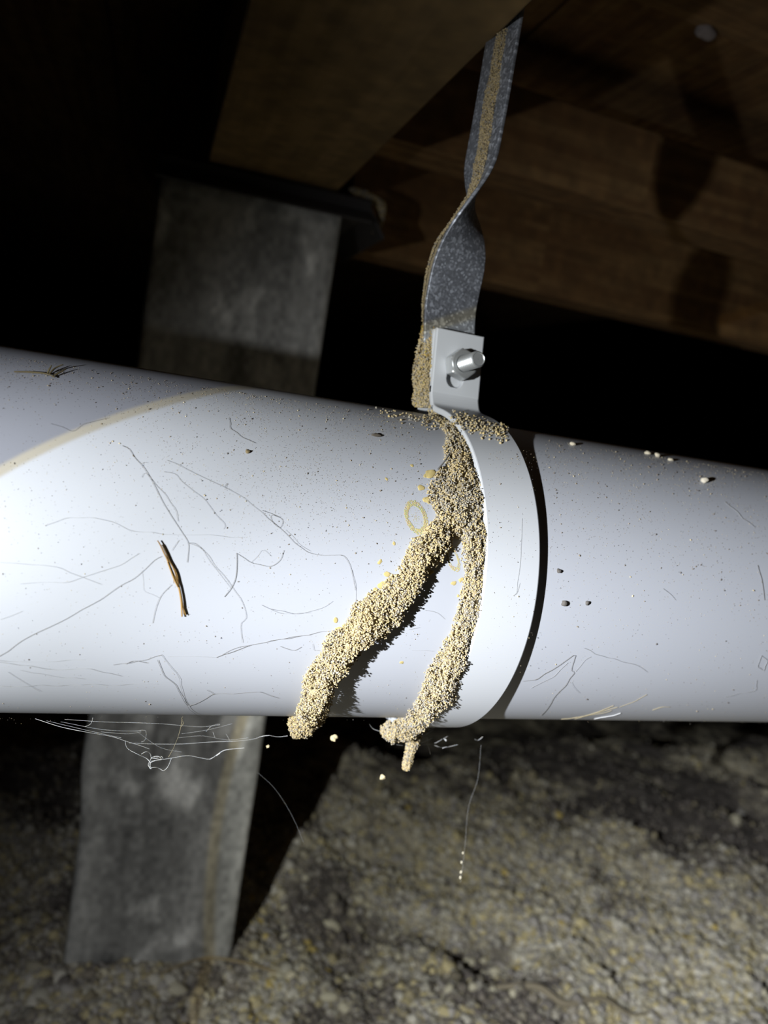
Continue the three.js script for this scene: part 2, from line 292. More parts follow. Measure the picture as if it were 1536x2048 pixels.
// ------------------------------------------------------------------ twisted hanger strap
const SW = 0.0105, ST = 0.0016, SX = XC - 0.0022;
function strapFrame(y) {                                         // centre, edge direction (the lower left edge), face normal
  const tw = sst(0.106, 0.150, y), ph = mix(0, 95 * Math.PI / 180, tw);
  const v = (y - EAR.y) / EU.y, low = earP(SX, Math.min(v, 0.034), -2 * BT - 0.0012);
  const c = V(mix(mix(XC - 0.001, SX - 0.001, sst(0.06, 0.11, y)), xs + 0.0011, sst(0.13, 0.17, y)), y, mix(low.z, -0.0095, sst(0.09, 0.13, y)));
  return { c, e: V(-Math.cos(ph), 0, Math.sin(ph)), n: V(Math.sin(ph), 0, Math.cos(ph)) };
}
{
  const pos = [], idx = [], uv = [], N = 90, Y0 = 0.0645, Y1 = 0.262;
  const ringPts = [[-1, 0.6], [-0.96, 1], [-0.5, 1], [0, 1], [0.5, 1], [0.96, 1], [1, 0.6], [1, -0.6], [0.96, -1], [0.5, -1], [0, -1], [-0.5, -1], [-0.96, -1], [-1, -0.6]];
  for (let i = 0; i <= N; i++) { const y = mix(Y0, Y1, i / N), s = strapFrame(y); for (const [a, b] of ringPts) { const q = s.c.clone().addScaledVector(s.e, a * SW).addScaledVector(s.n, b * ST / 2); pos.push(q.x, q.y, q.z); uv.push(a * SW, y); } }
  const K = ringPts.length; for (let i = 0; i < N; i++) for (let k = 0; k < K; k++) { const a = i * K + k, b = i * K + (k + 1) % K; idx.push(a, b, a + K, b, b + K, a + K); }
  for (let k = 1; k < K - 1; k++) { idx.push(0, k, k + 1); const o = N * K; idx.push(o, o + k + 1, o + k); }
  const g = new THREE.BufferGeometry(); g.setAttribute('position', new THREE.Float32BufferAttribute(pos, 3)); g.setAttribute('uv', new THREE.Float32BufferAttribute(uv, 2)); g.setIndex(idx); g.computeVertexNormals(); galv.side = THREE.DoubleSide;
  tag(mesh('hanger_strap', g, galv), 'twisted galvanised steel hanger strap from bearer down to the pipe clamp', 'strap');
}

// ------------------------------------------------------------------ termite mud
const MUD = [[0.46, 0.36, 0.19], [0.54, 0.43, 0.24], [0.36, 0.29, 0.175], [0.36, 0.325, 0.26], [0.28, 0.255, 0.22], [0.50, 0.38, 0.17], [0.22, 0.17, 0.10]];
const mudColor = (grey = 0.3) => { const r = rnd(), c = r < grey ? MUD[3 + Math.floor(rnd() * 2)] : r < 0.93 ? MUD[[0, 1, 2, 5, 0][Math.floor(rnd() * 5)]] : MUD[6]; const k = rr(0.85, 1.12); return c.map((v) => v * k); };
// path nodes: {p surface point, n outward normal, w half width, h height}; r pellet radius
function mudRun(parent, nodes, { r = 0.00023, density = 1.25, grey = 0.3, holes = 0.2, open = false, yellow, tangentFlip } = {}) {
  const cP = new THREE.CatmullRomCurve3(nodes.map((o) => o.p), false, 'centripetal'), n = nodes.length - 1, len = cP.getLength(), list = [];
  const at = (t) => {
    const f = clamp(t, 0, 1) * n, i = Math.min(n - 1, Math.floor(f)), k = f - i, a = nodes[i], b = nodes[i + 1], p = cP.getPoint(t), tg = cP.getTangent(t), nn = a.n.clone().lerp(b.n, k); nn.addScaledVector(tg, -nn.dot(tg)).normalize();
    return { p, tg, n: nn, b: tg.clone().cross(nn), w: mix(a.w, b.w, k) * (0.85 + 0.40 * noise(t * len * 150, len * 777, 2)), h: mix(a.h, b.h, k) };
  };
  // core
  const S = 14, N = Math.max(8, Math.round(len / 0.0015)), pos = [], idx = [];
  for (let i = 0; i <= N; i++) { const o = at(i / N), end = Math.min(1, 6 * Math.min(i / N, 1 - i / N) + 0.35); for (let k = 0; k < S; k++) { const a = 2 * Math.PI * k / S, wob = 0.66 + 0.2 * (noise(i * 0.35, k * 0.9, o.p.x * 400) - 0.5); const q = o.p.clone().addScaledVector(o.b, Math.cos(a) * o.w * wob * end).addScaledVector(o.n, Math.sin(a) > 0 || open ? Math.sin(a) * o.h * wob * end : 0.0002); pos.push(q.x, q.y, q.z); } }
  for (let i = 0; i < N; i++) for (let k = 0; k < S; k++) { const a = i * S + k, b = i * S + (k + 1) % S; idx.push(a, b, a + S, b, b + S, a + S); }
  for (let k = 1; k < S - 1; k++) { idx.push(0, k + 1, k); const o = N * S; idx.push(o, o + k, o + k + 1); }
  const g = new THREE.BufferGeometry(); g.setAttribute('position', new THREE.Float32BufferAttribute(pos, 3)); g.setIndex(idx); g.computeVertexNormals();
  mesh('core', g, mudCore, parent);
  // pellets in two loose layers
  for (let i = 0; i < N; i++) {
    const o = at((i + 0.5) / N), per = open ? 2 * Math.PI : Math.PI * 1.12, area = (len / N) * per * (o.w + o.h) / 2, cnt = area / (r * r * 1.9) * density, m = Math.floor(cnt + rnd());
    for (let k = 0; k < m; k++) {
      const t = (i + rnd()) / N, q = at(t), a = open ? rnd() * 6.283 : -0.19 + rnd() * 3.52, hole = fbm(t * len * 520, a * 3.6, len * 999 + 7, 2); const pit = hole < holes ? 1 : 0;
      if (pit && rnd() < 0.88) continue;
      const lump = 0.66 + 0.62 * fbm(t * len * 210 + 40, a * 2.4, 5, 3), sp = rnd(), lay = (sp < 0.06 ? 1.13 : sp < 0.35 ? 1.04 : sp < 0.75 ? 0.95 : 0.84) * lump + rr(-0.05, 0.05), end = Math.min(1, 0.5 + 10 * Math.min(t, 1 - t));
      const P = q.p.clone().addScaledVector(q.b, Math.cos(a) * q.w * lay * end).addScaledVector(q.n, Math.max(open ? -9 : -0.02, Math.sin(a)) * q.h * lay * end), s = r * rr(0.7, 1.25);
      let c = mudColor(grey * (0.5 + noise(t * len * 130, a, 3))); if (yellow && yellow(t) > rnd()) c = [0.56 * rr(0.8, 1.1), 0.39 * rr(0.8, 1.1), 0.09];
      list.push({ p: P, s: [s * rr(0.8, 1.1), s * rr(0.8, 1.1), s * rr(1, 1.5)], c });
    }
  }
  parent.add(crumbs('pellets', list, pelletGeos[0], pelletMat)); return list;
}
const pn = (x, y, w, hk = 0.42) => { const p = onPipe(x, y), s = mPerPx(p) * w / 2; return { p, n: radial(p), w: s, h: s * 2 * hk }; };
const fn = (x, y, z, w, n = V(0, -0.3, 1)) => { const p = onZ(x, y, z), s = mPerPx(p) * w / 2; return { p, n: n.clone().normalize(), w: s, h: s }; };
{
  const t = thing('termite_mud_tube');
  const trunk = thing('trunk'), left = thing('branch'), right = thing('branch'), stub = thing('hanging_stub');
  t.add(trunk, left, right, stub); trunk.name = 'trunk';
  mudRun(trunk, [pn(898, 848, 30, 0.3), pn(912, 878, 42, 0.3), pn(918, 920, 66, 0.26), pn(916, 965, 88, 0.24), pn(914, 1005, 104, 0.22), pn(914, 1045, 106, 0.22), pn(912, 1078, 70, 0.2)], { holes: 0.47, grey: 0.45 });
  mudRun(left, [pn(892, 1052, 60, 0.5), pn(862, 1085, 62, 0.54), pn(835, 1122, 66, 0.54), pn(804, 1172, 62, 0.54), pn(772, 1208, 68, 0.54), pn(742, 1236, 76, 0.54), pn(700, 1276, 70, 0.54), pn(672, 1308, 68, 0.54), pn(648, 1345, 70, 0.54), pn(630, 1388, 64, 0.54), fn(617, 1425, 0.024, 62, V(0, -0.8, 0.8)), fn(604, 1450, 0.018, 48, V(0, -1, 0.6)), fn(590, 1472, 0.014, 24, V(0, -1, 0.4))], { holes: 0.38, grey: 0.22 });
  mudRun(right, [pn(940, 1040, 58, 0.5), pn(948, 1085, 54), pn(949, 1130, 46), pn(945, 1175, 44), pn(938, 1220, 44), pn(926, 1262, 50), pn(908, 1302, 62), pn(892, 1342, 68), pn(876, 1380, 72), pn(856, 1408, 66), fn(832, 1432, 0.022, 56, V(0, -0.8, 0.8)), fn(808, 1452, 0.016, 60, V(0, -1, 0.6)), fn(786, 1454, 0.014, 56, V(0, -0.7, 0.8)), fn(768, 1446, 0.014, 34, V(0, -0.7, 0.8))], { holes: 0.42, grey: 0.4 });
  mudRun(stub, [fn(824, 1448, 0.016, 40), fn(828, 1475, 0.014, 26), fn(820, 1500, 0.014, 19), fn(815, 1525, 0.014, 18), fn(812, 1540, 0.014, 15)], { open: true, holes: 0.05, grey: 0.25 });
  tag(t, 'forked termite mud tube of tan pellets running down the white pipe', 'mud tube');
}
{ // lump behind the clamp ears
  const t = thing('mud_mound');
  const ep = (x, y, z, w) => { const p = onZ(x, y, z), s = mPerPx(p) * w / 2; return { p, n: V(-0.5, 0, 0.85).normalize(), w: s, h: s }; };
  mudRun(t, [ep(871, 622, -0.0175, 14), ep(864, 645, -0.0165, 30), ep(858, 675, -0.0145, 34), ep(855, 705, -0.0125, 38), ep(852, 735, -0.0115, 42), ep(849, 765, -0.0105, 44), ep(848, 788, -0.0095, 40), ep(849, 806, -0.0095, 36), ep(850, 814, -0.0095, 24)], { open: true, holes: 0.06, grey: 0.25, yellow: (s) => s < 0.22 ? 0.5 : s > 0.35 && s < 0.6 ? 0.12 : 0.03 });
  tag(t, 'yellowish mud mound packed along the back edge of the clamp ears', 'mud');
}
{ // trail up the strap
  const t = thing('mud_trail');
  const sp = (y, a, w, h, side = -1) => { const s = strapFrame(y); return { p: s.c.clone().addScaledVector(s.e, a * SW).addScaledVector(s.n, side * ST * 0.4), n: s.n.clone().multiplyScalar(side), w, h }; };
  mudRun(t, [sp(0.0885, 1.0, 0.0008, 0.001), sp(0.100, 1.0, 0.001, 0.0012), sp(0.110, 1.0, 0.0012, 0.0014), sp(0.118, 0.95, 0.0014, 0.0016), sp(0.126, 0.7, 0.0019, 0.0017), sp(0.133, 0.4, 0.0026, 0.0018), sp(0.142, 0.25, 0.0032, 0.0018), sp(0.152, 0.15, 0.0034, 0.0018), sp(0.162, 0.1, 0.0033, 0.0017), sp(0.172, 0.05, 0.0031, 0.0016), sp(0.184, 0.05, 0.0030, 0.0015), sp(0.200, 0.05, 0.003, 0.0012)], { r: 0.00026, holes: 0.25, grey: 0.1 });
  tag(t, 'narrow trail of termite mud climbing the twisted hanger strap', 'mud trail');
}
{ // mud along the cap edge
  const t = thing('mud_run');
  const z = -0.302, q = (x, y, w) => { const p = onZ(x, y, z), s = mPerPx(p) * w / 2; return { p, n: V(0, 0.2, 1).normalize(), w: s, h: s }; };
  mudRun(t, [q(700, 378, 8), q(722, 385, 9), q(745, 398, 12), q(762, 412, 16), q(762, 430, 12), q(757, 450, 11), q(750, 468, 14)], { open: true, r: 0.0008, holes: 0.1 });
  tag(t, 'dusty curved run of mud on the corner of the termite shield', 'mud');
}
// flat leftovers beside the tube
{
  const list = [], on = (x, y, s, flat = 0.45, c) => { const p = onPipe(x, y), n = radial(p); list.push({ p: p.addScaledVector(n, s * 0.25), s: [s * rr(0.8, 1.3), s * rr(0.8, 1.3), s * flat], q: new THREE.Quaternion().setFromUnitVectors(V(0, 0, 1), n), c: c ?? mudColor(0.3) }); };
  const oval = (cx, cy, a, b, tilt, wd, n, s) => { for (let i = 0; i < n; i++) { const g = rnd() * 6.283, k = 1 + rr(-wd, wd), x = a * k * Math.cos(g), y = b * k * Math.sin(g); on(cx + x * Math.cos(tilt) - y * Math.sin(tilt), cy + x * Math.sin(tilt) + y * Math.cos(tilt), s * rr(0.5, 1.2), 0.4, [0.42 * rr(0.8, 1.2), 0.36 * rr(0.8, 1.2), 0.17]); } };
  oval(832, 1035, 18, 30, -0.35, 0.2, 900, 0.00015); oval(906, 1118, 10, 22, -0.35, 0.22, 420, 0.00012); oval(832, 1035, 9, 18, -0.35, 0.9, 120, 0.00009);
  const t = thing('mud_residue'); t.add(crumbs('grains', list, pelletGeos[1], pelletMat));
  const drop = (x, y, s, k, tilt) => { const p = onPipe(x, y), n = radial(p), g = crumbGeo(x * 0.37, 2, 0.5); g.scale(s * k, s, s * 0.22); g.rotateZ(tilt); g.applyQuaternion(new THREE.Quaternion().setFromUnitVectors(V(0, 0, 1), n)); g.translate(p.x, p.y, p.z); mesh('smear', g, smear, t); };
  const smear = std({ color: lin(0.47, 0.37, 0.15), roughness: 0.9 });
  for (const [x, y, s, k, a] of [[862, 948, 9, 1.5, 0.4], [850, 952, 4, 1, 0], [842, 976, 6, 1.3, 0.2], [855, 1001, 7, 1.2, 0.5], [876, 1020, 8, 0.8, 0.3], [824, 931, 3.5, 1, 0], [773, 958, 3, 1, 0], [788, 1086, 4, 0.7, 0.3], [760, 1124, 5, 0.8, -0.6], [774, 1148, 5, 1.3, 0], [750, 1179, 5, 0.8, 0.3], [763, 1170, 6, 1.4, 0.6], [774, 1164, 5, 1.3, 0.2], [671, 1240, 6, 0.7, 0.2], [676, 1257, 4, 1.4, 0], [692, 1252, 6, 1.7, 0.3], [733, 1198, 5, 1.6, 0.5], [908, 1167, 4, 1.5, 0.2], [922, 1160, 4, 1.4, 0.7], [916, 1192, 3.5, 0.8, 0], [803, 1325, 3.5, 1.3, -0.4], [645, 1313, 4, 1, 0], [862, 1145, 4, 1.8, 0.2]]) { const p = onPipe(x, y); drop(x, y, s * mPerPx(p), k, a); }
  tag(t, 'flat dried mud smears and an oval ring trace beside the forked mud tube', 'mud');
}
// loose pellets round the clamp ear and on the crown of the pipe
{
  const list = [], put = (x, y, s, R = RP) => { const p = onPipe(x, y, R), n = radial(p); list.push({ p: p.addScaledVector(n, s * 0.5), s: s * rr(0.7, 1.3), c: mudColor(0.2) }); };
  for (let i = 0; i < 800; i++) { const t = rnd(); put(mix(870, 930, t) + rr(-16, 12), mix(822, 880, t) + rr(-10, 10), rr(0.00016, 0.0004)); }
  for (let i = 0; i < 330; i++) { const t = rnd(); put(mix(905, 1012, t) + rr(-8, 8), mix(824, 856, t) + rr(-8, 14) + 30 * rnd() * rnd(), rr(0.00015, 0.0004), RC + BT / 2); }
  for (let i = 0; i < 160; i++) { const k = Math.sqrt(rnd()); put(mix(740, 885, k) + rr(-14, 6), mix(816, 838, k) + 26 * rnd() * rnd() + rr(-3, 3), rr(0.00013, 0.00035)); }
  const o = crumbs('loose_pellets', list, pelletGeos[1], pelletMat); tag(o, 'loose tan mud pellets scattered round the foot of the clamp ears', 'pellets', null, 'stuff');
}
// fine specks over the pipe and band
{
  const list = [], C = [[0.16, 0.13, 0.10], [0.25, 0.20, 0.14], [0.42, 0.35, 0.22], [0.11, 0.095, 0.085]];
  const put = (x, y, s, R) => { const p = onPipe(x, y, R), n = radial(p), c = C[Math.floor(rnd() * 4)], k = rr(0.8, 1.2); list.push({ p: p.addScaledVector(n, s * 0.4), s: [s * rr(0.7, 1.8), s * rr(0.7, 1.1), s * rr(0.6, 1)], c: c.map((v) => v * k) }); };
  const topY = (x) => 702 + 0.155 * x;
  let tries = 0;
  while (list.length < 11000 && tries++ < 160000) {
    const x = rr(-60, 1600), y = topY(x) + 8 + (1440 - topY(x)) * Math.pow(rnd(), 1.5); const v = (y - topY(x)) / 700;
    let d = 0.12 + 0.9 * Math.exp(-(((x - 620) / 280) ** 2) - ((v - 0.2) / 0.2) ** 2) + 0.5 * Math.exp(-(((v - 0.05) / 0.05) ** 2)) + (x > 1090 ? 0.25 * Math.exp(-(((v - 0.15) / 0.2) ** 2)) : 0);
    d *= 0.4 + 1.2 * noise(x / 70, y / 70, 77);
    if (rnd() > d) continue; const onBand = x > 975 && x < 1075 && y > 900 && y < 1350;
    if (!onBand && x > 860 && x < 1090) continue;
    put(x, y, (rnd() < 0.05 ? rr(0.00012, 0.00026) : rr(0.00004, 0.00011)) * (1 + Math.max(0, x - 900) / 1500), onBand ? RC + BT / 2 : RP);
  }
  tag(crumbs('dirt_specks', list, crumbGeo(5, 0, 0.3), pelletMat), 'fine dark dirt specks scattered over the white pipe and clamp band', 'dirt', null, 'stuff');
}
// single bits lying on the pipe
function bit(name, x, y, w, k, c, label, cat, up = 0.5, group) {
  const p = onPipe(x, y), n = radial(p), s = w * mPerPx(p) / 2, g = crumbGeo(x * 0.13, 2, 0.45); g.scale(s * k, s, s * 0.8);
  const m = mesh(name, g, std({ color: lin(...c), roughness: 0.95 })); m.quaternion.setFromUnitVectors(V(0, 0, 1), n); m.position.copy(p).addScaledVector(n, s * up); tag(m, label, cat, group);
}
bit('mud_crumb', 1408, 963, 13, 1.3, [0.5, 0.45, 0.36], 'pale mud crumb casting a long shadow high on the far pipe', 'crumb');
for (const [x, y, w] of [[1295, 908, 9], [1314, 913, 11], [1340, 921, 9], [1145, 890, 9]]) bit('mud_crumb', x, y, w, 1.3, [0.5, 0.44, 0.33], 'small tan mud crumb on the crown of the pipe beyond the clamp', 'crumb', 0.4, 'crumbs on the far pipe crown');
for (const [x, y, w] of [[1117, 1142, 9], [1127, 1205, 12], [1174, 1206, 9]]) bit('mud_crumb', x, y, w, 1.0, [0.10, 0.09, 0.08], 'dark crumb stuck on the pipe face just beyond the clamp band', 'crumb', 0.4, 'dark crumbs beside the band');
bit('mud_crumb', 495, 904, 9, 0.9, [0.16, 0.12, 0.06], 'brown crumb on the pipe among fine specks', 'crumb');
bit('mud_flake', 752, 872, 8, 2.6, [0.08, 0.065, 0.05], 'thin dark flake lying high on the pipe left of the clamp', 'flake');

// ------------------------------------------------------------------ straw and fibres
{
  const t = thing('straw_fragment'), m1 = std({ color: lin(0.30, 0.17, 0.045), roughness: 0.8 }), m2 = std({ color: lin(0.20, 0.11, 0.03), roughness: 0.8 }), Z = (x, y, up) => { const p = onPipe(280 + x * 0.0977, 1060 + y * 0.0977); return p.addScaledVector(radial(p), up); };
  const f = (pts, r, m, up = 0.0008) => mesh('fibre', sweep(pts.map(([x, y]) => Z(x, y, up)), (u) => r * (0.75 + 0.25 * Math.sin(u * 3.1)), 6, 4), m, t);
  f([[405, 300], [460, 420], [540, 580], [600, 720], [690, 930], [770, 1110], [830, 1400], [850, 1740]], 0.00028, m1, 0.001);
  f([[345, 215], [400, 300], [470, 440], [560, 620]], 0.00022, m2, 0.0012);
  f([[548, 640], [610, 800], [680, 980], [760, 1140]], 0.00022, m1, 0.0014);
  f([[440, 300], [520, 460], [600, 640], [680, 780], [740, 960], [790, 1120], [850, 1400], [890, 1700]], 0.0002, m2, 0.0009);
  f([[700, 780], [745, 900], [780, 1060], [800, 1180], [860, 1500], [930, 1720]], 0.00018, m1, 0.0008);
  f([[680, 1000], [684, 1080]], 0.00008, m2);
  tag(t, 'split brown straw fragment stuck to the face of the white pipe', 'straw');
}
{
  const t = thing('leaf_scrap'), m = std({ color: lin(0.14, 0.11, 0.05), roughness: 0.9 }), Z = ([x, y, u]) => { const p = onPipe(x * 0.5078, 680 + y * 0.5078); return p.addScaledVector(radial(p), u); };
  for (const l of [[[55, 130, 0.0004], [120, 135, 0.0007], [190, 146, 0.0009], [215, 155, 0.0006]], [[190, 148, 0.0008], [215, 128, 0.0014], [245, 122, 0.002]], [[185, 140, 0.0006], [200, 125, 0.002]], [[205, 150, 0.0005], [258, 130, 0.0012]]]) mesh('sliver', sweep(l.map(Z), (u) => 0.0003 * (1 - 0.75 * Math.abs(u - 0.4)), 5, 5), m, t);
  tag(t, 'shrivelled dark plant scrap on the crown of the pipe away from the clamp', 'plant scrap');
}
const hair = std({ color: lin(0.16, 0.15, 0.14), roughness: 0.9 }), hairPale = std({ color: lin(0.30, 0.30, 0.30), roughness: 0.9 }), silk = std({ color: lin(0.75, 0.75, 0.75), roughness: 0.7 }), hairBrown = std({ color: lin(0.30, 0.25, 0.15), roughness: 0.9 });
const Z5 = ([x, y]) => [x * 0.5078, 680 + y * 0.5078], Z6 = ([x, y]) => [x * 0.40365, 1060 + y * 0.40365], Z7 = ([x, y]) => [940 + x * 0.388, 820 + y * 0.388], Z4 = ([x, y]) => [540 + x * 0.3255, 1140 + y * 0.3255], Z9 = ([x, y]) => [720 + x * 0.1823, 1400 + y * 0.1823], Z0 = (a) => a;
function strand(t, conv, pts, r, m, up = 0.00025, R = RP) {
  const P = pts.map((q) => { const [x, y] = conv(q), p = onPipe(x, y, R); return p.addScaledVector(radial(p), up + 0.00015 * rnd()); });
  // small kinks between the traced points
  const Q = []; for (let i = 0; i < P.length - 1; i++) { Q.push(P[i]); const l = P[i].distanceTo(P[i + 1]), k = Math.floor(l / 0.004); for (let j = 1; j <= k; j++) { const q = P[i].clone().lerp(P[i + 1], j / (k + 1)); q.x += rr(-1, 1) * 0.00025; q.y += rr(-1, 1) * 0.00025; const n = radial(q); const rad = Math.hypot(q.y, q.z); q.addScaledVector(n, Math.max(0, R + up - rad)); Q.push(q); } } Q.push(P[P.length - 1]);
  mesh('strand', sweep(Q, r * 0.48, 5, 3), m, t);
}
{
  const t = thing('cobweb');
  const s = (c, p, r = 0.00008, m = hair) => strand(t, c, p, r, m);
  s(Z5, [[480, 418], [505, 430], [560, 500], [590, 545], [640, 640], [680, 705], [740, 800], [735, 875]], 0.0001);
  s(Z5, [[590, 545], [650, 610], [690, 670], [700, 715]], 0.00007); s(Z5, [[590, 545], [570, 525], [555, 542]], 0.00006); s(Z5, [[560, 500], [562, 486], [580, 485]], 0.00007);
  s(Z5, [[740, 800], [795, 825], [830, 880], [905, 975]], 0.00006, hairPale);
  s(Z5, [[645, 520], [690, 530], [740, 580], [800, 625], [850, 690], [885, 730], [880, 745]], 0.00006);
  s(Z5, [[655, 475], [740, 515], [880, 580], [960, 625], [1030, 680]], 0.00006); s(Z5, [[1030, 680], [1075, 720], [1110, 750], [1160, 800], [1210, 835], [1270, 848], [1350, 850], [1375, 885], [1398, 985]], 0.00008);
  s(Z5, [[1030, 672], [1080, 690], [1112, 710], [1100, 740], [1068, 712], [1066, 690], [1098, 700]], 0.00008); s(Z5, [[880, 582], [893, 565], [885, 590]], 0.00006);
  s(Z5, [[900, 310], [905, 350], [950, 385], [1005, 408]], 0.00009); s(Z5, [[195, 332], [285, 362], [325, 335], [380, 320], [425, 310]], 0.00007, hairPale);
  s(Z5, [[180, 730], [260, 702], [360, 700], [450, 720], [510, 750], [640, 765], [780, 768], [960, 778]], 0.00006, hairPale);
  tag(t, 'dark cobweb threads stretched over the upper face of the pipe above the straw', 'cobweb');
  const u = thing('cobweb'), v = (c, p, r = 0.00008, m = hair) => strand(u, c, p, r, m);
  v(Z6, [[0, 160], [150, 170], [300, 188], [400, 230], [500, 268]], 0.00006, hairPale); v(Z6, [[100, 265], [330, 258], [480, 210], [600, 170], [690, 115]], 0.00006, hairPale);
  v(Z6, [[-20, 630], [40, 597], [110, 545], [250, 475], [400, 395], [550, 305], [660, 240], [770, 145], [800, 130]], 0.000085);
  v(Z6, [[930, 65], [960, 65], [1005, 100], [1060, 175], [1140, 270], [1190, 340], [1215, 400], [1215, 440], [1195, 455], [1200, 555]], 0.00007);
  v(Z6, [[1170, 115], [1240, 160], [1340, 180], [1385, 150], [1405, 100]], 0.00009); v(Z6, [[1170, 115], [1172, 170], [1165, 240], [1140, 290], [1110, 330]], 0.00013); v(Z6, [[1240, 160], [1300, 98], [1340, 130]], 0.00005, hairPale);
  v(Z6, [[1295, 370], [1340, 390], [1400, 400], [1450, 412], [1536, 408]], 0.00007); v(Z6, [[1410, 0], [1480, 70], [1536, 105]], 0.00006, hairPale);
  v(Z6, [[755, 460], [775, 370], [800, 320], [850, 270]], 0.00008); v(Z6, [[850, 100], [885, 50]], 0.00007);
  v(Z6, [[0, 440], [110, 400]], 0.00005, hairPale); v(Z6, [[700, 200], [712, 300], [790, 335]], 0.00004, hairPale);
  v(Z4, [[0, 240], [70, 265], [170, 268], [330, 225], [380, 190]], 0.00006, hairPale); v(Z4, [[500, 0], [520, 80], [520, 210]], 0.00006, hairPale); v(Z4, [[60, 465], [150, 490], [190, 470]], 0.00008); v(Z4, [[260, 450], [270, 490], [300, 490]], 0.00006);
  tag(u, 'fine dark cobweb threads on the pipe face round and beside the straw', 'cobweb');
  const w = thing('cobweb'), k = (c, p, r = 0.00008, m = hair) => strand(w, c, p, r, m);
  k(Z6, [[1536, 518], [1380, 540], [1240, 568], [1140, 605], [1070, 628]], 0.0001); k(Z6, [[1240, 568], [1190, 575], [1100, 615]], 0.00007); k(Z6, [[1070, 628], [830, 625]], 0.00005, hairPale); k(Z4, [[0, 430], [150, 405], [390, 370]], 0.00008);
  k(Z6, [[560, 665], [640, 655], [720, 640], [800, 615]], 0.00007); k(Z6, [[620, 660], [660, 645], [730, 655]], 0.0001); k(Z6, [[800, 615], [850, 680], [890, 735], [900, 790], [930, 865]], 0.00007);
  k(Z6, [[780, 640], [815, 720], [870, 765], [905, 830], [930, 868]], 0.00012); k(Z6, [[930, 868], [990, 845], [1050, 810], [1150, 808], [1290, 800], [1380, 830]], 0.00009); k(Z6, [[930, 868], [940, 885], [1000, 930]], 0.00008); k(Z6, [[1025, 788], [1060, 808]], 0.00008);
  k(Z6, [[-20, 650], [150, 670], [300, 690], [450, 685], [600, 720]], 0.00008, hairPale); k(Z6, [[-20, 640], [200, 650], [420, 640]], 0.00006, hairPale); k(Z6, [[0, 770], [400, 762], [780, 760]], 0.00006, hairPale); k(Z6, [[40, 700], [110, 745], [200, 795]], 0.00007, hairPale); k(Z6, [[100, 690], [260, 720], [420, 735]], 0.00005, hairPale);
  tag(w, 'cobweb threads joining at a knot low on the pipe face below the straw', 'cobweb');
  const g = thing('cobweb'), h = (c, p, r = 0.00009, m = hair, up, R) => strand(g, c, p, r, m, up, R);
  h(Z7, [[270, 1395], [340, 1385], [460, 1310], [538, 1258], [520, 1340], [535, 1350], [490, 1415], [430, 1480], [360, 1570]], 0.00012); h(Z7, [[310, 1430], [430, 1370], [500, 1300]], 0.00008, hairPale); h(Z7, [[540, 1345], [590, 1285], [620, 1270]], 0.00007, hairPale);
  h(Z7, [[585, 1225], [640, 1255], [710, 1275], [850, 1310], [910, 1348]], 0.00009, hairPale); h(Z7, [[1310, 475], [1360, 515], [1400, 560], [1460, 605]], 0.00012, hairPale); h(Z7, [[1480, 800], [1500, 870], [1515, 980]], 0.00014); h(Z7, [[990, 920], [1030, 950], [1055, 980]], 0.0001, hairPale);
  h(Z7, [[1310, 1475], [1470, 1440], [1475, 1390]], 0.0001, hairPale); h(Z7, [[1500, 1265], [1480, 1320], [1510, 1340], [1530, 1290], [1500, 1265]], 0.00013, hairPale); h(Z7, [[520, 1400], [560, 1455]], 0.00007, hairPale);
  tag(g, 'kinked cobweb threads on the pipe face beyond the clamp band', 'cobweb');
  const q = thing('dirt_and_white_streak'), d = (p, r, m = hairBrown) => strand(q, Z7, p, r, m, 0.00008);
  d([[470, 1592], [580, 1578], [700, 1538], [740, 1522]], 0.00022); d([[540, 1590], [640, 1562], [760, 1530]], 0.0002); d([[600, 1575], [690, 1560], [730, 1548]], 0.00018); d([[770, 1530], [850, 1500], [910, 1465]], 0.00015); d([[940, 1545], [990, 1530], [1030, 1530]], 0.00022); d([[640, 1590], [700, 1578], [775, 1560]], 0.0002, silk);  // brown dirt streaks; the last strand is a plain white streak
  tag(q, 'brown scrape streaks of dirt and one white streak along the bottom of the pipe beyond the clamp', 'dirt');
  const e = thing('hair_thread'); strand(e, Z7, [[265, 560], [258, 700], [250, 830], [235, 945], [220, 955]], 0.00006, hairPale, 0.0002, RC + BT / 2); strand(e, Z4, [[1530, 80], [1515, 140], [1490, 158]], 0.00006, hairPale, 0.0002, RC + BT / 2);
  tag(e, 'thin pale thread hanging on the white clamp band', 'thread');
  const b = thing('cobweb'); for (const [p, r] of [[[[845, 265], [890, 240], [930, 235]], 0.00008], [[[950, 245], [1020, 260], [1070, 300]], 0.00006], [[[850, 365], [915, 350]], 0.00006], [[[670, 385], [745, 450]], 0.00008], [[[870, 490], [1000, 495]], 0.00005], [[[640, 520], [700, 470]], 0.00006]]) strand(b, Z4, p, r, hairPale);
  tag(b, 'short faint threads on the pipe between the two mud tube branches', 'cobweb');
}
{ const t = mesh('twig', sweep([[906, 862], [905, 885], [897, 910], [886, 928], [872, 944]].map(([x, y]) => { const p = onPipe(x, y); return p.addScaledVector(radial(p), 0.0016); }), (u) => 0.00022 * (0.6 + 0.6 * u), 5, 4), hair); tag(t, 'thin dark twig lying along the upper edge of the mud tube', 'twig'); }
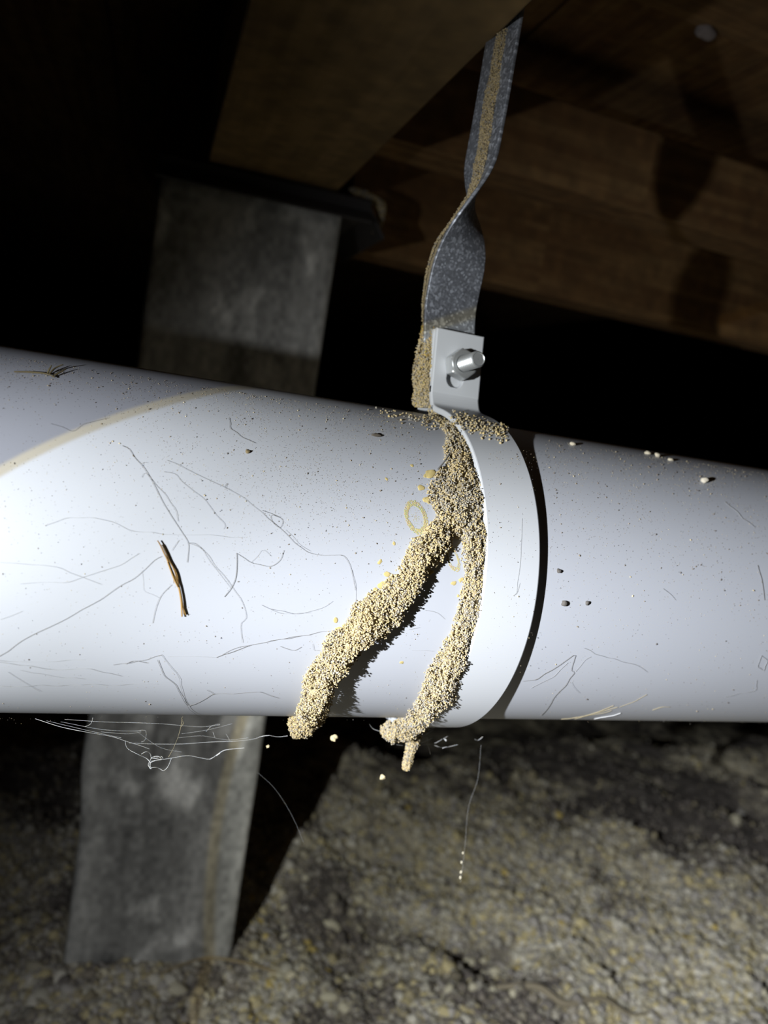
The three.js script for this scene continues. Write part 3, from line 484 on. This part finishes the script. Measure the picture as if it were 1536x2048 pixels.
// web hanging below the pipe
{
  const t = thing('hanging_cobweb'), z0 = 0.012;
  const s = (conv, pts, r = 0.00009, m = silk, z = z0) => { const P = []; pts.forEach((q) => { const [x, y] = conv(q); P.push(onZ(x, y, z + rr(-1, 1) * 0.0012)); }); mesh('strand', sweep(P, (u) => r * (0.3 + 0.35 * noise(u * 9, r * 1e6, 3)), 5, 5), m, t); };
  s(Z6, [[175, 935], [300, 975], [420, 1000], [560, 1025], [620, 1045], [700, 1070], [740, 1085]], 0.00011); s(Z6, [[230, 945], [420, 990], [600, 1030]], 0.00007);
  s(Z6, [[620, 1045], [630, 1080], [680, 1110], [730, 1135], [745, 1155], [740, 1180]], 0.00014);
  s(Z6, [[700, 1110], [725, 1098], [745, 1110], [752, 1132], [800, 1122], [806, 1136], [772, 1142], [745, 1150], [752, 1128], [785, 1122], [800, 1136], [760, 1130]], 0.00014); s(Z6, [[745, 1140], [735, 1165], [750, 1185], [742, 1160], [752, 1150]], 0.00016);
  s(Z6, [[740, 1180], [770, 1176], [790, 1182], [810, 1192], [830, 1175], [850, 1130]], 0.00013);
  s(Z6, [[750, 1145], [850, 1130], [930, 1118], [1000, 1130], [1040, 1135], [1080, 1110], [1110, 1092], [1210, 1080]], 0.00014); s(Z6, [[1040, 1136], [1075, 1116], [1090, 1106]], 0.00018);
  s(Z6, [[640, 1055], [760, 1060], [900, 1060], [1050, 1050], [1180, 1045], [1260, 1035], [1290, 1025], [1330, 1018]], 0.00009); s(Z6, [[1285, 1026], [1310, 1020], [1335, 1018]], 0.00017); s(Z6, [[1335, 1018], [1380, 1025], [1425, 1020]], 0.0001);
  s(Z6, [[420, 975], [450, 960], [460, 930]], 0.0001); s(Z6, [[320, 938], [500, 950], [670, 955], [800, 960], [1000, 975], [1090, 965]], 0.00007); s(Z6, [[300, 950], [520, 990], [690, 995], [720, 990], [720, 1040], [700, 1050]], 0.00006);
  s(Z6, [[1020, 1000], [1050, 970], [1090, 960]], 0.00006); s(Z6, [[1055, 1000], [1065, 1030]], 0.00006); s(Z6, [[1120, 1010], [1140, 1045]], 0.00007); s(Z6, [[500, 1000], [640, 1010], [700, 1000]], 0.00005); s(Z6, [[880, 1030], [1000, 1020], [1130, 1040], [1230, 1030]], 0.00004); s(Z6, [[900, 1010], [1030, 990], [1150, 960]], 0.00004); s(Z6, [[680, 1000], [800, 1080], [900, 1100]], 0.00004);
  s(Z6, [[905, 925], [890, 1000], [860, 1080], [835, 1125]], 0.00011, hairBrown, 0.022); s(Z6, [[900, 930], [908, 960], [898, 975]], 0.0002, hairBrown, 0.022);
  tag(t, 'tangled white cobweb sagging below the pipe in front of the concrete stump', 'cobweb');
  const u = thing('hanging_cobweb'); const h = (pts, r = 0.00008) => mesh('strand', sweep(pts.map((q) => { const [x, y] = Z9(q); return onZ(x, y, 0.006 + rr(-1, 1) * 0.002); }), r * 0.7, 5, 5), silk, u);
  h([[610, 430], [700, 390], [800, 330]]); h([[660, 480], [720, 450], [790, 420]], 0.00011); h([[600, 500], [720, 490], [830, 470], [900, 430], [960, 400]]); h([[740, 410], [745, 500], [770, 590]], 0.0001); h([[755, 520], [765, 570], [772, 592]], 0.00018); h([[800, 490], [850, 510], [930, 520], [1070, 490]], 0.00006); h([[920, 420], [945, 450], [940, 430]], 0.0002); h([[740, 330], [820, 305]], 0.0001); h([[905, 530], [945, 515]], 0.00015); h([[1260, 430], [1300, 440], [1345, 405]], 0.00012); h([[250, 350], [150, 320], [100, 260]], 0.00005); h([[400, 490], [470, 500]], 0.00008);
  tag(u, 'wispy white cobweb scraps under the clamp beside the hanging mud stub', 'cobweb');
  const w = mesh('silk_thread', sweep([[515, 1545], [545, 1572], [572, 1610], [592, 1648], [607, 1685]].map(([x, y]) => onZ(x, y, 0.0)), 0.00003, 5, 5), hairPale); tag(w, 'single silk thread drifting beside the concrete stump', 'thread');
  const v = thing('silk_thread'); mesh('strand', sweep([[962, 1490], [955, 1560], [938, 1610], [930, 1690], [924, 1745], [921, 1765]].map(([x, y]) => onZ(x, y, 0.0)), 0.000035, 5, 5), hairPale, v);
  for (const [x, y, r] of [[926, 1706, 2.2], [923, 1725, 2.6], [922, 1744, 3], [921, 1755, 3]]) { const p = onZ(x, y, 0.0), g = crumbGeo(x, 1, 0.4); g.scale(0.00016 * r, 0.00016 * r * 1.5, 0.00016 * r); g.translate(p.x, p.y, p.z); mesh('crumb', g, std({ color: lin(0.5, 0.45, 0.34), roughness: 1 }), v); }
  tag(v, 'long silk thread hanging from under the clamp with tiny crumbs on its end', 'thread');
  for (const [x, y, z, k, c] of [[765, 1555, 0.012, 5.5, 1], [668, 1476, 0.014, 6, 1], [536, 1493, 0.012, 3, 1]]) { const p = onZ(x, y, z), g = crumbGeo(x * 0.3, 2, 0.5), s = k * mPerPx(p); g.scale(s * 1.1, s, s); const m = mesh('mud_crumb', g, std({ color: lin(0.6, 0.5, 0.3), roughness: 1 })); m.position.copy(p); tag(m, 'tan mud crumb caught in silk below the pipe', 'crumb', 'crumbs hanging in silk'); }
}
// ------------------------------------------------------------------ things on the ground
{
  const list = [], C = [[0.72, 0.65, 0.46], [0.64, 0.60, 0.48], [0.74, 0.63, 0.34], [0.55, 0.51, 0.45], [0.80, 0.75, 0.62]], D = [[0.16, 0.14, 0.12], [0.22, 0.19, 0.165], [0.3, 0.26, 0.21]];
  const blocked = (x, z) => { const u = (x - PR.x) * JD.x + (z - PR.z) * JD.z, w = (x - PR.x) * BD.x + (z - PR.z) * BD.z; return u < 0.002 && u > -0.125 && w > -0.002 && w < 0.12; };
  let n = 0; while (list.length < 80000 && n++ < 400000) {
    const px = rr(-40, 1580), py = 1430 + 680 * Math.sqrt(rnd()), p = onY(px, py, GY); if (p.z < -1.35) continue;
    const x = p.x + rr(-0.01, 0.01), z = p.z + rr(-0.02, 0.02); if (blocked(x, z)) continue;
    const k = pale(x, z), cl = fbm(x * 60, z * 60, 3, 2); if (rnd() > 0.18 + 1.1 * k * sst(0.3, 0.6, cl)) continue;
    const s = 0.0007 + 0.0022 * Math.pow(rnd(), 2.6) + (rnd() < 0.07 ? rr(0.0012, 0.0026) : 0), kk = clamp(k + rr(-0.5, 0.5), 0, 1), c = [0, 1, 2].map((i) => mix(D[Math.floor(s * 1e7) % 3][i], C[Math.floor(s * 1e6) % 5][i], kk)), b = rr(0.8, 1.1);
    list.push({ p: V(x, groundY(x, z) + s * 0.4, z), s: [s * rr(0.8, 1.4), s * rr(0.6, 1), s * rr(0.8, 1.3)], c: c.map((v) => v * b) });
  }
  tag(crumbs('soil_crumbs', list, crumbGeo(9, 1, 0.4), pelletMat), 'loose pale and grey soil crumbs covering the ground', 'soil', null, 'stuff');
  // larger clods one by one
  const geos = [0, 1, 2, 3, 4].map((i) => crumbGeo(20 + i * 3.7, 2, 0.55));
  const kinds = [['pale cream soil clod lying', 'cream soil clods', [0.72, 0.66, 0.48]], ['yellow ochre soil clod lying', 'yellow soil clods', [0.70, 0.54, 0.18]], ['grey soil clod lying', 'grey soil clods', [0.46, 0.43, 0.38]]];
  const mats = kinds.map((k) => std({ color: lin(...k[2]), roughness: 1 }));
  const spots = [[668, 1842, 22, 0, 2.0], [722, 1842, 18, 0], [690, 1950, 22, 0], [660, 2008, 30, 0, 1.4], [672, 1992, 18, 0], [528, 1933, 18, 1], [538, 1977, 22, 1], [508, 2040, 26, 1], [600, 1888, 20, 0, 1.6], [570, 1858, 20, 0], [548, 1856, 18, 1], [520, 1835, 18, 1], [530, 1870, 20, 1], [300, 1925, 24, 2], [328, 1910, 22, 1], [297, 1912, 18, 0], [215, 1930, 26, 2], [250, 1955, 26, 2], [350, 1985, 34, 0, 1.5], [600, 2005, 22, 2], [560, 1965, 22, 0], [585, 1960, 18, 0], [610, 1975, 22, 0], [630, 1960, 18, 2], [660, 1952, 18, 2], [540, 2010, 20, 2], [575, 2030, 26, 2], [690, 2030, 26, 0], [720, 2015, 20, 2], [760, 1965, 20, 0], [795, 1925, 18, 0], [815, 1900, 16, 0]];
  let q = 77; for (let i = 0; i < 150; i++) spots.push([rr(480, 1530), 1600 + 445 * Math.sqrt(rnd()), rr(12, 24), rnd() < 0.6 ? 0 : rnd() < 0.35 ? 1 : 2, rr(0.9, 1.5)]);
  for (const [x, y, w, kd, el = 1.1] of spots) {
    const p = onY(x, y, GY); if (blocked(p.x, p.z)) continue; const s = w / 2 * mPerPx(p) * 0.85; p.y = groundY(p.x, p.z) + s * 0.45;
    const m = mesh('soil_clod', geos[q++ % 5], mats[kd]); m.position.copy(p); m.scale.set(s * el, s * 0.85, s); m.rotation.set(rr(-0.3, 0.3), rnd() * 1.2 - 0.6, rr(-0.4, 0.4)); const du = p.clone().sub(PR).dot(JD), dw = p.clone().sub(PR).dot(BD), near = Math.hypot(Math.max(0, du, -0.12 - du), Math.max(0, -dw, dw - 0.115)) < 0.05, stalk = p.distanceTo(onY(1120, 2020, GY)) < 0.07; const where = near ? ['right beside the foot of the concrete stump', ' beside the stump'] : stalk ? ['close round the knobbly pale root', ' by the root'] : ['loose on the open crumbly ground', ' on open ground']; tag(m, kinds[kd][0] + ' ' + where[0], 'soil clod', kinds[kd][1] + where[1]);
  }
  const gp = (x, y, up) => { const p = onY(x, y, GY); p.y = Math.max(groundY(p.x, p.z), GY) + up; return p; };
  tag(mesh('dry_stalk', sweep([gp(300, 1968, 0.002), gp(350, 1952, 0.006), gp(410, 1942, 0.008), gp(480, 1948, 0.008), gp(555, 1957, 0.004)], (u) => 0.0012 * (0.6 + 0.5 * u), 7, 6), std({ color: lin(0.38, 0.30, 0.17), roughness: 0.9 })), 'dry curved plant stalk lying at the foot of the concrete stump', 'stalk');
  tag(mesh('dry_root', sweep([gp(980, 1992, 0.003), gp(1070, 2012, 0.006), gp(1120, 2030, 0.006), gp(1200, 2022, 0.006), gp(1260, 2038, 0.004), gp(1310, 2030, 0.002)], (u) => 0.0028 * (0.7 + 0.4 * Math.sin(u * 5)), 7, 6), std({ color: lin(0.34, 0.29, 0.2), roughness: 1 })), 'knobbly pale root lying on the soil at the front', 'root');
}
{ // cocoon on the joist and bits on the far timber
  const p = onZ(1405, 68, -0.12), g = crumbGeo(3, 2, 0.4); g.scale(0.0055, 0.004, 0.004); const m = mesh('cocoon', g, std({ color: lin(0.24, 0.20, 0.18), roughness: 1 })); m.position.copy(p).add(V(0, 0, 0.002)); tag(m, 'small pale cocoon stuck on the highest timber joist', 'cocoon');
}
// ------------------------------------------------------------------ the torch itself (held out of the frame)
{
  const t = thing('torch'); const back = TAXIS.clone().negate(); t.position.copy(TORCH).addScaledVector(back, 0.008); t.quaternion.setFromUnitVectors(V(0, 1, 0), TAXIS);
  const alu = std({ color: lin(0.03, 0.03, 0.032), metalness: 0.6, roughness: 0.5 }), L = (a) => new THREE.LatheGeometry(a.map((b) => new THREE.Vector2(...b)), 40);
  mesh('head', L([[0.0105, 0.001], [0.0135, 0.001], [0.014, -0.002], [0.014, -0.02], [0.0115, -0.028], [0.0001, -0.028], [0.0001, -0.012], [0.0105, -0.002], [0.0105, 0.001]]), alu, t);
  const body = [[0.0115, -0.028]]; for (let i = 0; i < 14; i++) { body.push([0.0112, -0.03 - i * 0.005], [0.0118, -0.0312 - i * 0.005], [0.0118, -0.0338 - i * 0.005], [0.0112, -0.0348 - i * 0.005]); } body.push([0.0115, -0.101], [0.0001, -0.101]); mesh('body', L(body), alu, t);
  mesh('lens', L([[0.0001, -0.001], [0.0103, -0.001], [0.0103, -0.0018], [0.0001, -0.0018]]), std({ color: 0xffffff, emissive: lin(0.95, 0.98, 1), emissiveIntensity: 3 }), t);
  tag(t, 'small black aluminium hand torch shining along the pipe', 'torch');
}
renderer.render(scene, camera);
